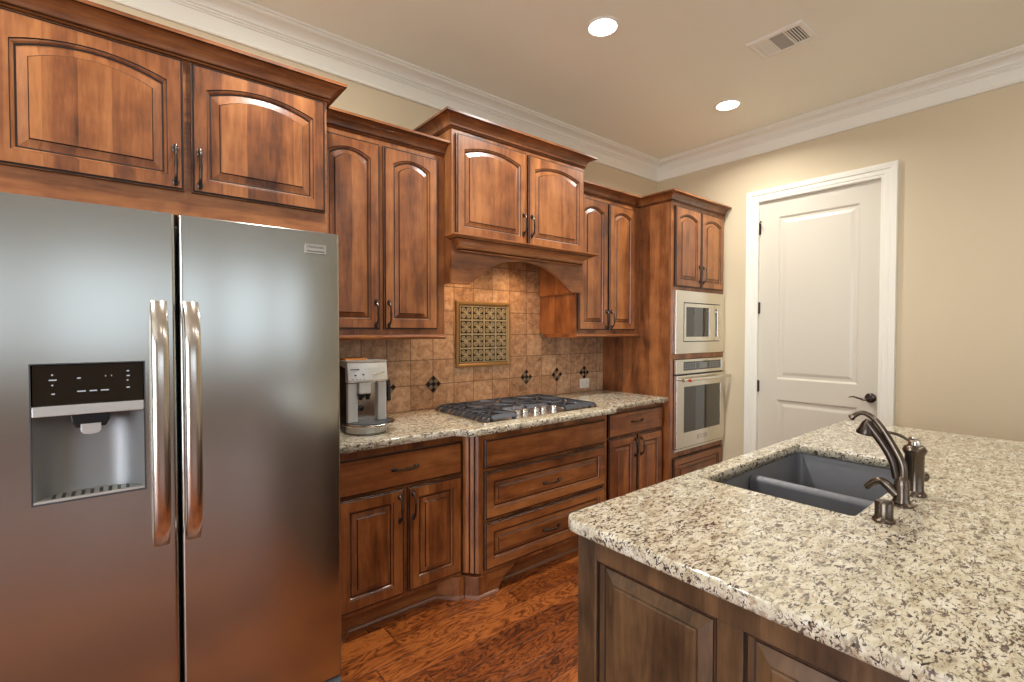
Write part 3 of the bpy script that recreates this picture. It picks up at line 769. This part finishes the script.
# ================================================================== REFRIGERATOR
FY0 = 1.80
rf = thing('refrigerator', 'large side-by-side stainless refrigerator with ice and water dispenser', 'refrigerator', (.185, FY0, 0))
MB().box(-.270, .634, FY0+.100, 2.60, .03, 1.755).build('case', M_side, rf, bevel=.004)
MB().box(-.262, .626, FY0+.09, FY0+.13, .028, .125).build('kick_grille', M_black, rf) if False else None
def frdoor(x0, x1, hole=None):
    z0, z1 = .122, 1.776
    if not hole:
        poly = rounded([(x0, FY0), (x1, FY0), (x1, FY0+.092), (x0, FY0+.092)], [.012, .012, .004, .004])
        o = MB().prism(poly, z0, z1, smooth=True).build('door', M_fr, rf, bevel=.003)
        return o
    hx0_, hx1_, hz0, hz1 = hole
    mb = MB()
    prof = [(x0+d, FY0+e) for d, e in ((0, .092), (0, .012), (.0035, .0035), (.012, 0))]
    # left strip, right strip, top, bottom around the dispenser opening, one joined surface
    lp = rounded([(x0, FY0), (x1, FY0), (x1, FY0+.092), (x0, FY0+.092)], [.012, .012, .004, .004])
    xs = [x0, hx0_, hx1_, x1]
    mb.prism([p for p in lp if p[0] <= x0+.05]+[(hx0_, FY0+.092), (hx0_, FY0)] if False else rounded([(x0, FY0), (hx0_, FY0), (hx0_, FY0+.092), (x0, FY0+.092)], [.012, 0, 0, .004]), z0, z1)
    mb.prism(rounded([(hx1_, FY0), (x1, FY0), (x1, FY0+.092), (hx1_, FY0+.092)], [0, .012, .004, 0]), z0, z1)
    mb.box(hx0_, hx1_, FY0, FY0+.092, hz1, z1).box(hx0_, hx1_, FY0, FY0+.092, z0, hz0)
    o = mb.build('door', M_fr, rf)
    return o
dL = frdoor(-.273, .1345, (-.186, .054, .950, 1.327)); dR = frdoor(.1425, .638)
def frhandle(cx, door_):
    mb = MB(); L = []; n = 24
    for i in range(n+1):
        t = -1+2*i/n; z = 1.139+.370*t
        y = FY0-.0005-.052*(1-abs(t)**5)**.9 if abs(t) < .999 else FY0-.0005
        wd = .021; th = .012
        yo = y
        L.append([(cx+wd*a, yo+th*b-.012*(1-abs(t)**6), z) for a, b in ((-1, .4), (-.9, -.5), (-.45, -1), (.45, -1), (.9, -.5), (1, .4), (.8, .9), (-.8, .9))])
    mb.loops(L, None, True, True, True, True); return mb.build('handle', M_hd, door_)
frhandle(.0915, dL); frhandle(.172, dR)
# dispenser
dp = MB(); dx0, dx1 = -.186, .054
pnl = MB().box(dx0+.001, dx1-.001, FY0+.002, FY0+.03, 1.214, 1.326).build('dispenser_panel', M_bglass, dL, bevel=.002)
mb = MB()
def mk(u, v, w_, h_=.0035): MB().box(dx0+u, dx0+u+w_, FY0+.0008, FY0+.0016, 1.326-v-h_, 1.326-v).build('button_mark', M_led, pnl)
for u, v, w_ in ((.040, .026, .004), (.035, .040, .016), (.040, .054, .004), (.092, .037, .008), (.152, .034, .002), (.165, .034, .002), (.200, .022, .006), (.200, .036, .007), (.200, .049, .004), (.092, .074, .018), (.118, .074, .016), (.142, .074, .018), (.040, .078, .007), (.199, .070, .008)): mk(u, v, w_)
MB().box(dx0+.001, dx1-.001, FY0-.003, FY0+.03, 1.186, 1.2135).build('dispenser_bar', M_gskin, dL, bevel=.002)
# recess: concave shell
mb = MB(); L = []; N = 14
ztop, zbot = 1.1855, .9515
for z, k in ((ztop, 1), (.985, 1), (.955, .92)):
    row = []
    for i in range(N+1):
        a = i/N; x = dx0+.001+(dx1-dx0-.002)*a; dpt = .084*(1-abs(2*a-1)**3.2)*k
        row.append((x, FY0+.001+dpt, z))
    L.append(row)
mb.loops(L, None, False, False, False, True)
top = [(dx0+.001, FY0+.001, ztop), (dx1-.001, FY0+.001, ztop)]
sh_ = mb.build('dispenser_recess', plain('recess_grey', (150, 150, 148), .45, .6), dL)
mb = MB()
poly = [(dx0+.001, FY0-.001)]+[(dx0+.001+(dx1-dx0-.002)*i/N, FY0+.001+.078*(1-abs(2*i/N-1)**3.2)) for i in range(N+1)]+[(dx1-.001, FY0-.001)]
mb.prism(poly, .951, .957).build('drip_tray', M_gskin, dL, bevel=.001)
mb = MB()
for i in range(9): mb.box(dx0+.035+i*.02, dx0+.043+i*.02, FY0+.012, FY0+.062, .9572, .958)
mb.build('tray_slots', M_black, dL)
mb = MB(); L = []
for z, a, b in ((1.1855, .043, .042), (1.165, .040, .040), (1.148, .032, .036)):
    L.append([(-.066-a, FY0+.006, z), (-.066+a, FY0+.006, z), (-.066+a, FY0+b+.008, z), (-.066-a, FY0+b+.008, z)])
mb.loops(L).build('nozzle_housing', M_black, dL, bevel=.002)
mb = MB(); mb.prism([(-.088, 1.158), (-.044, 1.158), (-.044, 1.137), (-.050, 1.130), (-.066, 1.127), (-.082, 1.130), (-.088, 1.137)], FY0+.000, FY0+.0055, lambda u, v, d: (u, d, v)).build('lever', M_gskin, dL, bevel=.001)
# surround lip
rframe(MB(), dx0-.003, dx1+.003, .947, 1.330, dx0, dx1, .950, 1.327, -.002, .0025, FY0).build('dispenser_bezel', M_side, dL)
# badge
bd = MB().box(.513, .587, FY0-.004, FY0-.0004, 1.696, 1.730).build('badge', M_hd, dR, bevel=.001, label='small chrome nameplate')
M_etch = plain('etched_grey', (120, 118, 116), .4, .5)
def text(s, size, x, y, z, mat, parent, name='lettering', rz=0):
    cu = bpy.data.curves.new(name, 'FONT'); cu.body = s; cu.size = size; cu.extrude = .0004; cu.align_x = 'CENTER'; cu.align_y = 'CENTER'
    o = bpy.data.objects.new(name, cu); COL.objects.link(o)
    bpy.context.view_layer.update()
    me = bpy.data.meshes.new_from_object(o); bpy.data.objects.remove(o)
    me.materials.clear(); me.materials.append(mat)
    o = bpy.data.objects.new(name, me); COL.objects.link(o); o.parent = parent; p = parent.get('_w', (0, 0, 0))
    o.rotation_euler = (radians(90), 0, rz); o.location = (x-p[0], y-p[1], z-p[2]); return o
text('FRIGIDAIRE', .0115, .55, FY0-.0045, 1.719, M_etch, bd)
MB().box(.520, .580, FY0-.0046, FY0-.0041, 1.702, 1.706).build('badge_line', M_etch, bd)
# hinge foot + grille + rollers
MB().box(-.25, .615, FY0+.05, FY0+.099, .02, .118).build('kick_grille', M_black, rf)
mb = MB()
mb.prism([(0, 0), (.05, 0), (.05, .03), (.035, .034), (.012, .028), (0, .014)], .578, .634, lambda u, v, d: (d, FY0-.004+u, .085+v))
mb.build('hinge_cover', M_side, rf, bevel=.002)
mb = MB()
for x in (-.22, .59):
    for y in (FY0+.12, 2.5): mb = MB().lathe([(.018, 0), (.018, .029)], (x, y, 0), 14); mb.build('foot', M_black, rf)

# ================================================================== COFFEE MACHINE
cm = thing('coffee_machine', 'silver and black espresso machine on the back counter beside the refrigerator', 'coffee machine', (.95, 2.32, .9145))
a0, a1, yf, yb = .856, 1.058, 2.315, 2.62
z0 = .9145
MB().box(a0, a1, yf+.035, yb, z0+.004, 1.255).build('casing', M_black, cm, bevel=.006)
# silver front: two side pillars, back panel, head
MB().box(a0, a0+.052, yf+.004, yf+.0345, z0+.05, 1.165).build('front_pillar', M_gskin, cm, bevel=.008)
MB().box(a1-.048, a1, yf+.004, yf+.0345, z0+.05, 1.165).build('front_pillar', M_gskin, cm, bevel=.008)
MB().box(a0+.053, a1-.049, yf+.028, yf+.0345, z0+.05, 1.165).build('bay_back', M_chrome, cm)
mb = MB(); L = []; N = 12
for z, ex in ((1.166, .0), (1.175, .006), (1.235, -.004), (1.262, -.010), (1.272, -.004)):
    row = []
    for i in range(N+1):
        t = i/N; x = a0-.002+(a1-a0+.004)*t; row.append((x, yf-ex-.022*(1-(2*t-1)**2), z))
    row += [(a1+.002, yf+.20 if z > 1.25 else yf+.0345, z), (a0-.002, yf+.20 if z > 1.25 else yf+.0345, z)]
    L.append(row)
hd_ = mb.loops(L, None, True, True, True, False).build('control_head', M_gskin, cm, bevel=.003)
mb = MB()
for x, z, w_, h_ in ((.865, 1.228, .055, .004), (.882, 1.200, .010, .006), (.918, 1.203, .010, .006), (.872, 1.182, .005, .003), (.890, 1.182, .005, .003), (.905, 1.182, .005, .003), (.922, 1.182, .005, .003)):
    t = (x-a0)/(a1-a0); yy = yf-.0285-.0*(t)-.001
    yy = yf-.005-.022*(1-(2*t-1)**2)-.0035
    MB().box(x, x+w_*.9, yy-.0015, yy+.002, z, z+h_).build('button_mark', M_black, hd_)
MB().tube([(.975, yf-.028, 1.205), (1.04, yf-.008, 1.212)], .004, 8).build('steam_dial', M_chrome, hd_)
MB().box(a0+.01, a0+.12, yf+.06, yf+.18, 1.2725, 1.280).build('amber_slab', M_amber, cm, bevel=.002, label='amber coloured slab on top')  # thin amber slab on the machine top
# brew spout
mb = MB().box(.905, .965, yf-.018, yf+.0275, 1.108, 1.1655); sp = mb.build('brew_head', M_gskin, cm, bevel=.006)
mb = MB().lathe([(.010, 1.080), (.012, 1.1075)], (.917, yf-.004, 0), 14).lathe([(.010, 1.080), (.012, 1.1075)], (.953, yf-.004, 0), 14).box(.905, .965, yf-.012, yf+.012, 1.096, 1.1078)
mb.build('brew_nozzle', M_black, cm)
MB().lathe([(.015, 0), (.015, -.006), (.009, -.010), (0, -.010)], (.930, yf+.0275, 1.035), 18, 'y').build('service_knob', M_black, cm)
# drip tray: curved front
def halfe(w_, d, n=18): return [((a0+a1)/2+w_*cos(pi+pi*i/n), yf+.034+d*sin(pi+pi*i/n)) for i in range(n+1)]
MB().prism(halfe(.104, .105), z0, z0+.040).build('drip_tray', M_gskin, cm, bevel=.006)
MB().prism([(x+.012, y) for x, y in halfe(.132, .150)], z0+.0405, z0+.052).build('tray_rim', M_chrome, cm, bevel=.003)
MB().prism([(x, y) for x, y in [(p+.012, q) for p, q in halfe(.114, .130)]], z0+.0523, z0+.0545).build('tray_grid', M_iron, cm)
mb = MB().tube([(a1+.0005, yf+.06, 1.175), (a1+.022, yf+.055, 1.172), (a1+.028, yf+.05, 1.15)], .008, 10).tube([(a1+.028, yf+.05, 1.165), (a1+.030, yf+.045, 1.055)], .011, 12)
mb.build('steam_wand', M_black, cm)

# ================================================================== ISLAND
ix0, ix1, iy1, iy0 = .970, 3.17, .905, -.75
il = thing('island_cabinet', 'dark-stained wooden kitchen island cabinet with raised end panels', 'cabinet', (2.0, 0, 0))
mb = MB().box(ix0+.02, ix0+.04, iy0, iy1, .0, .875).box(ix1-.02, ix1, iy0, iy1, 0, .875).box(ix0+.0405, ix1-.0205, iy1-.02, iy1, .10, .875).box(ix0+.0405, ix1-.0205, iy0, iy0+.02, 0, .875).box(ix0+.0405, ix1-.0205, iy0+.0205, iy1-.0205, .10, .12)
mb.build('cabinet_body', M_iz, il)
fnI = lambda u, v, d: (ix0+.0195-d, -u, v)
ys = [(.839, .507), (.452, .120), (.065, -.267), (-.322, -.654)]
mb = MB()
def bar_(ya, yb_, za, zb): mb.box(ix0, ix0+.0195, yb_, ya, za, zb)
bar_(iy1, ys[0][0], 0, .875); bar_(ys[0][1], ys[1][0], .10, .814); bar_(ys[1][1], ys[2][0], .10, .814); bar_(ys[2][1], ys[3][0], .10, .814); bar_(ys[3][1], iy0, 0, .875)
bar_(ys[0][0], ys[3][1], .814, .875); bar_(ys[0][0], ys[3][1], 0, .10)
mb.build('end_frame', M_iz, il, bevel=.0015)
for ya, yb_ in ys:
    mb = MB(); L = []; mats = []
    for d, y, g in ((0, .0, 0), (0, .012, 1), (.006, .012, 0), (.014, .003, 1), (.018, .002, 0), (.048, .010, 0), (.050, .014, 0), (.054, .0165, 0)):
        L.append([fnI(u, v, y) for u, v in ((-ya+d+.0005, .1005+d), (-yb_-d-.0005, .1005+d), (-yb_-d-.0005, .8135-d), (-ya+d+.0005, .8135-d))]); mats.append(g)
    mb.loops(L, mats).build('raised_panel', [M_iz, M_glaze], il)
# long sides get their own doors facing the range
for k in range(5):
    x = ix0+.06+k*.425; mb = MB(); panel_door(mb, lambda u, v, d: (-u, iy1+d, v), -(x+.41), -x, .14, .855); mb.build('door', [M_iz, M_glaze], il)
# top with sink cut-out
gx0, gx1, gy1, gy0 = .938, 3.215, .938, -1.05
sx0, sx1, sy0, sy1 = 1.553, 2.362, .428, .866
outer = rounded([(gx0, gy0), (gx1, gy0), (gx1, gy1), (gx0, gy1)], [.02, .02, .03, .045], 8)
hole = rounded([(sx0, sy0), (sx1, sy0), (sx1, sy1), (sx0, sy1)], .014, 5)
it = slab('island_countertop', outer, .8765, .914, M_gran, hole=hole)
tagm(it, 'large speckled cream granite island top with a sink cut-out', 'countertop')
# sink
sk = thing('kitchen_sink', 'dark grey double-bowl undermount sink in the island', 'sink', ((sx0+sx1)/2, (sy0+sy1)/2, .66))
def bowl(x0, x1, y0, y1, zt, zb, r=.025):
    mb = MB(); L = []
    P_ = lambda d, z, rr: [(x, y, z) for x, y in rounded([(x0+d, y0+d), (x1-d, y0+d), (x1-d, y1-d), (x0+d, y1-d)], max(rr, .012), 6)]
    L = [P_(-.003, zt, r), P_(.0, zt-.004, r), P_(.006, zb+.035, r), P_(.014, zb+.012, r), P_(.035, zb, r)]
    L += [P_(.035, zb-.008, r), P_(-.004, zb-.008, r), P_(-.008, zt-.02, r)]
    return mb.loops(L, None, False, False, True, True)
ZS = .876
xm0, xm1 = 1.900, 1.948
b_ = bowl(sx0-.006, sx1+.006, sy0-.006, sy1+.006, ZS, .675); b_.f.append([len(b_.v)-len(b_.v)//8*4+i for i in range(len(b_.v)//8)]); b_.m.append(0); b_.sm.append(False)
b_.build('double_basin', M_composite, sk)
prf = [(xm0-.012, .684), (xm0-.002, .72), (xm0, .838)]+[((xm0+xm1)/2-(xm1-xm0)/2*cos(pi*k/10), .838+.020*sin(pi*k/10)) for k in range(1, 10)]+[(xm1, .838), (xm1+.002, .72), (xm1+.012, .684)]
mb = MB(); mb.prism(prf, sy0-.0005, sy1+.0005, lambda u, v, d: (u, d, v), smooth=True); mb.build('divider', M_composite, sk)
for x in (1.73, 2.15): MB().lathe([(.04, .6755), (.035, .678), (.0, .676)], (x, .62, 0), 22).build('drain', M_fbronze, sk)

# faucet
def smooth_path(P, n=8):
    P = [Vector(p) for p in P]; out = []
    for i in range(len(P)-1):
        p0 = P[max(i-1, 0)]; p1 = P[i]; p2 = P[i+1]; p3 = P[min(i+2, len(P)-1)]
        for k in range(n):
            t = k/n; out.append(.5*((2*p1)+(-p0+p2)*t+(2*p0-5*p1+4*p2-p3)*t*t+(-p0+3*p1-3*p2+p3)*t**3))
    out.append(P[-1]); return out
ZC = .9145
fx, fy = 1.760, .368
SPOUT = [(fx, .367, ZC+.070), (fx, .367, 1.030), (fx, .388, 1.080), (fx, .418, 1.133), (fx, .443, 1.162), (fx, .470, 1.171), (fx, .497, 1.151)]
WAND = [(fx-.004, .380, .990), (fx-.004, .392, 1.045), (fx-.004, .420, 1.097), (fx-.004, .452, 1.142)]
LEVER = [(fx-.008, .378, .945), (fx-.010, .400, .968), (fx-.010, .416, .977), (fx-.010, .434, .968), (fx-.010, .452, .948)]
fa = thing('kitchen_faucet', 'bronze pull-out kitchen faucet with side lever standing behind the island sink', 'faucet', (fx, fy, ZC))
mb = MB().lathe([(.030, ZC), (.030, ZC+.005), (.022, ZC+.010), (.019, ZC+.020), (.0185, ZC+.058), (.0165, ZC+.074), (.0115, ZC+.084)], (fx, fy, 0), 26)
mb.build('faucet_body', M_fbronze, fa)
P1 = smooth_path(SPOUT)
n = len(P1); mb = MB().tube(P1, [.0115-.0045*min(1, i/n*1.2)+(.002 if i > n-4 else 0) for i in range(n)], 14)
mb.build('spout', M_fbronze, fa)
P2 = smooth_path(WAND)
n = len(P2); mb = MB().tube(P2, [.009+.005*(i/n) for i in range(n)], 14)
hx = Vector(WAND[-1]); dv = Vector((0, .18, -.98)).normalized()
mb.tube([hx+Vector((0, -.004, .010)), hx+dv*.002, hx+dv*.014, hx+dv*.028, hx+dv*.034], [.009, .015, .018, .024, .023], 18)
mb.build('spray_wand', M_bronze, fa, label='darker spray wand under the spout')
P3 = smooth_path(LEVER)
n = len(P3); MB().tube(P3, [.014-.006*(i/n) for i in range(n)], 12).build('lever', M_fbronze, fa)
# soap dispenser (tall)
qx, qy = 1.905, .368
sd = thing('soap_dispenser', 'tall bronze cylinder dispenser with thin curved nozzle to the right of the faucet', 'soap dispenser', (qx, qy, ZC))
MB().lathe([(.032, ZC), (.032, ZC+.006), (.026, ZC+.012), (.024, ZC+.018), (.0245, ZC+.125), (.029, ZC+.132), (.031, ZC+.140), (.026, ZC+.150), (.018, ZC+.156)], (qx, qy, 0), 28).build('cylinder', M_fbronze, sd)
MB().lathe([(.017, ZC+.1565), (.017, ZC+.166), (.013, ZC+.171), (.016, ZC+.176), (.014, ZC+.181), (0, ZC+.182)], (qx, qy, 0), 24).build('cap', M_chrome, sd, label='bright chrome cap')
P4 = smooth_path([(qx, qy+.012, ZC+.164), (qx, qy+.032, ZC+.176), (qx, qy+.055, ZC+.182), (qx, qy+.078, ZC+.182)])
MB().tube(P4, .0045, 10).build('nozzle', M_fbronze, sd)
MB().lathe([(0, .024), (.010, .025), (.016, .032), (.018, .042), (.012, .050), (0, .052)], (qx, qy-.012, ZC+.052), 18, 'x').build('side_knob', M_fbronze, sd)
ax, ay = 1.575, .366
ag = thing('air_gap_cap', 'short round bronze air gap cap on the island to the left of the faucet', 'air gap', (ax, ay, ZC))
MB().lathe([(.026, ZC), (.026, ZC+.006), (.022, ZC+.010), (.0205, ZC+.014)], (ax, ay, 0), 26).build('base_ring', M_fbronze, ag)
MB().lathe([(.0205, ZC+.0145), (.0205, ZC+.050), (.018, ZC+.054), (0, ZC+.055)], (ax, ay, 0), 26).build('cap', M_fbronze, ag)

# ================================================================== CEILING FIXTURES
def can(cx, cy, label):
    t = thing('recessed_light', label, 'ceiling light', (cx, cy, CZ), 'recessed ceiling lights')
    MB().lathe([(.088, CZ-.0005), (.088, CZ-.004), (.080, CZ-.007), (.070, CZ-.003), (.070, CZ-.0005)], (cx, cy, 0), 36).build('trim_ring', M_plastic, t) if False else None
    L = [(.088, CZ-.0005), (.087, CZ-.005), (.080, CZ-.008), (.073, CZ-.006), (.073, CZ-.0005)]
    mb = MB(); mb.loops([[(cx+r*cos(2*pi*k/36), cy+r*sin(2*pi*k/36), h) for k in range(36)] for r, h in L], None, False, False, True, True); mb.build('trim_ring', M_plastic, t)
    MB().lathe([(.0725, CZ-.0008), (.0725, CZ-.004), (0, CZ-.0045)], (cx, cy, 0), 36).build('lamp_lens', M_lamp, t)
    l = bpy.data.lights.new('recessed_and_fill_light', 'AREA'); l.shape = 'DISK'; l.size = .14; l.energy = 14; l.color = (1.0, .985, .95); l.spread = radians(150)
    o = bpy.data.objects.new('recessed_and_fill_light', l); COL.objects.link(o); o.location = (cx, cy, CZ-.012)
can(2.000, 1.705, 'round lit recessed ceiling light nearer the camera')
can(3.372, 1.725, 'round lit recessed ceiling light nearer the white door')
for (x, y, e) in ((.62, 1.70, 16), (-.8, 1.70, 14), (.62, -.9, 3), (2.0, -.9, 7), (3.37, -.9, 9)):  # unseen fill lamps added at ceiling height, no fixtures
    l = bpy.data.lights.new('recessed_and_fill_light', 'AREA'); l.shape = 'DISK'; l.size = .14; l.energy = e; l.color = (1.0, .985, .95)
    o = bpy.data.objects.new('recessed_and_fill_light', l); COL.objects.link(o); o.location = (x, y, CZ-.012)
vx0, vx1, vy0, vy1 = 2.742, 2.972, 1.013, 1.302
vt = thing('ceiling_vent', 'white rectangular air vent with louvres in the ceiling', 'vent', ((vx0+vx1)/2, (vy0+vy1)/2, CZ))
mb = MB(); ix, iy = .035, .03
L = [[(x, y, z) for x, y in ((vx0+d, vy0+d), (vx1-d, vy0+d), (vx1-d, vy1-d), (vx0+d, vy1-d))] for d, z in ((0, CZ-.0005), (0, CZ-.004), (.008, CZ-.010), (.030, CZ-.010), (.032, CZ-.002))]
mb.loops(L, None, False, False).build('frame', M_plastic, vt)
MB().box(vx0+.03, vx1-.03, vy0+.03, vy1-.03, CZ-.0018, CZ-.0006).build('dark_back', M_dark, vt)
M_vgrey = plain('vent_grey', (176, 170, 160), .5)
xa, xb = vx0+.0315, vx1-.0315
for (ya, yb2, n, tilt) in ((1.045, 1.112, 5, .1), (1.122, 1.192, 9, -.2), (1.202, 1.270, 5, -.9)):
    for i in range(n):
        y = ya+(yb2-ya)*(i+.5)/n; dz = .0055; w_ = (.0024 if tilt == .1 else .0044 if n == 5 else .0026)
        sl = MB().prism([(y-w_-tilt*.003, CZ-.0075), (y+w_-tilt*.003, CZ-.0095), (y+w_+tilt*.003, CZ-.0030), (y-w_+tilt*.003, CZ-.0022)], xa, xb, lambda u, v, d: (d, u, v))
        sl.build('louvre', M_vgrey if n == 9 else M_plastic, vt)
MB().box(xa, xb, 1.1125, 1.1215, CZ-.009, CZ-.0025).box(xa, xb, 1.1925, 1.2015, CZ-.009, CZ-.0025).box(xa, xb, vy0+.0315, 1.0445, CZ-.009, CZ-.0025).box(xa, xb, 1.2705, vy1-.0315, CZ-.009, CZ-.0025).build('divider_bar', M_plastic, vt)

for o in list(bpy.data.objects):
    if '_w' in o: del o['_w']
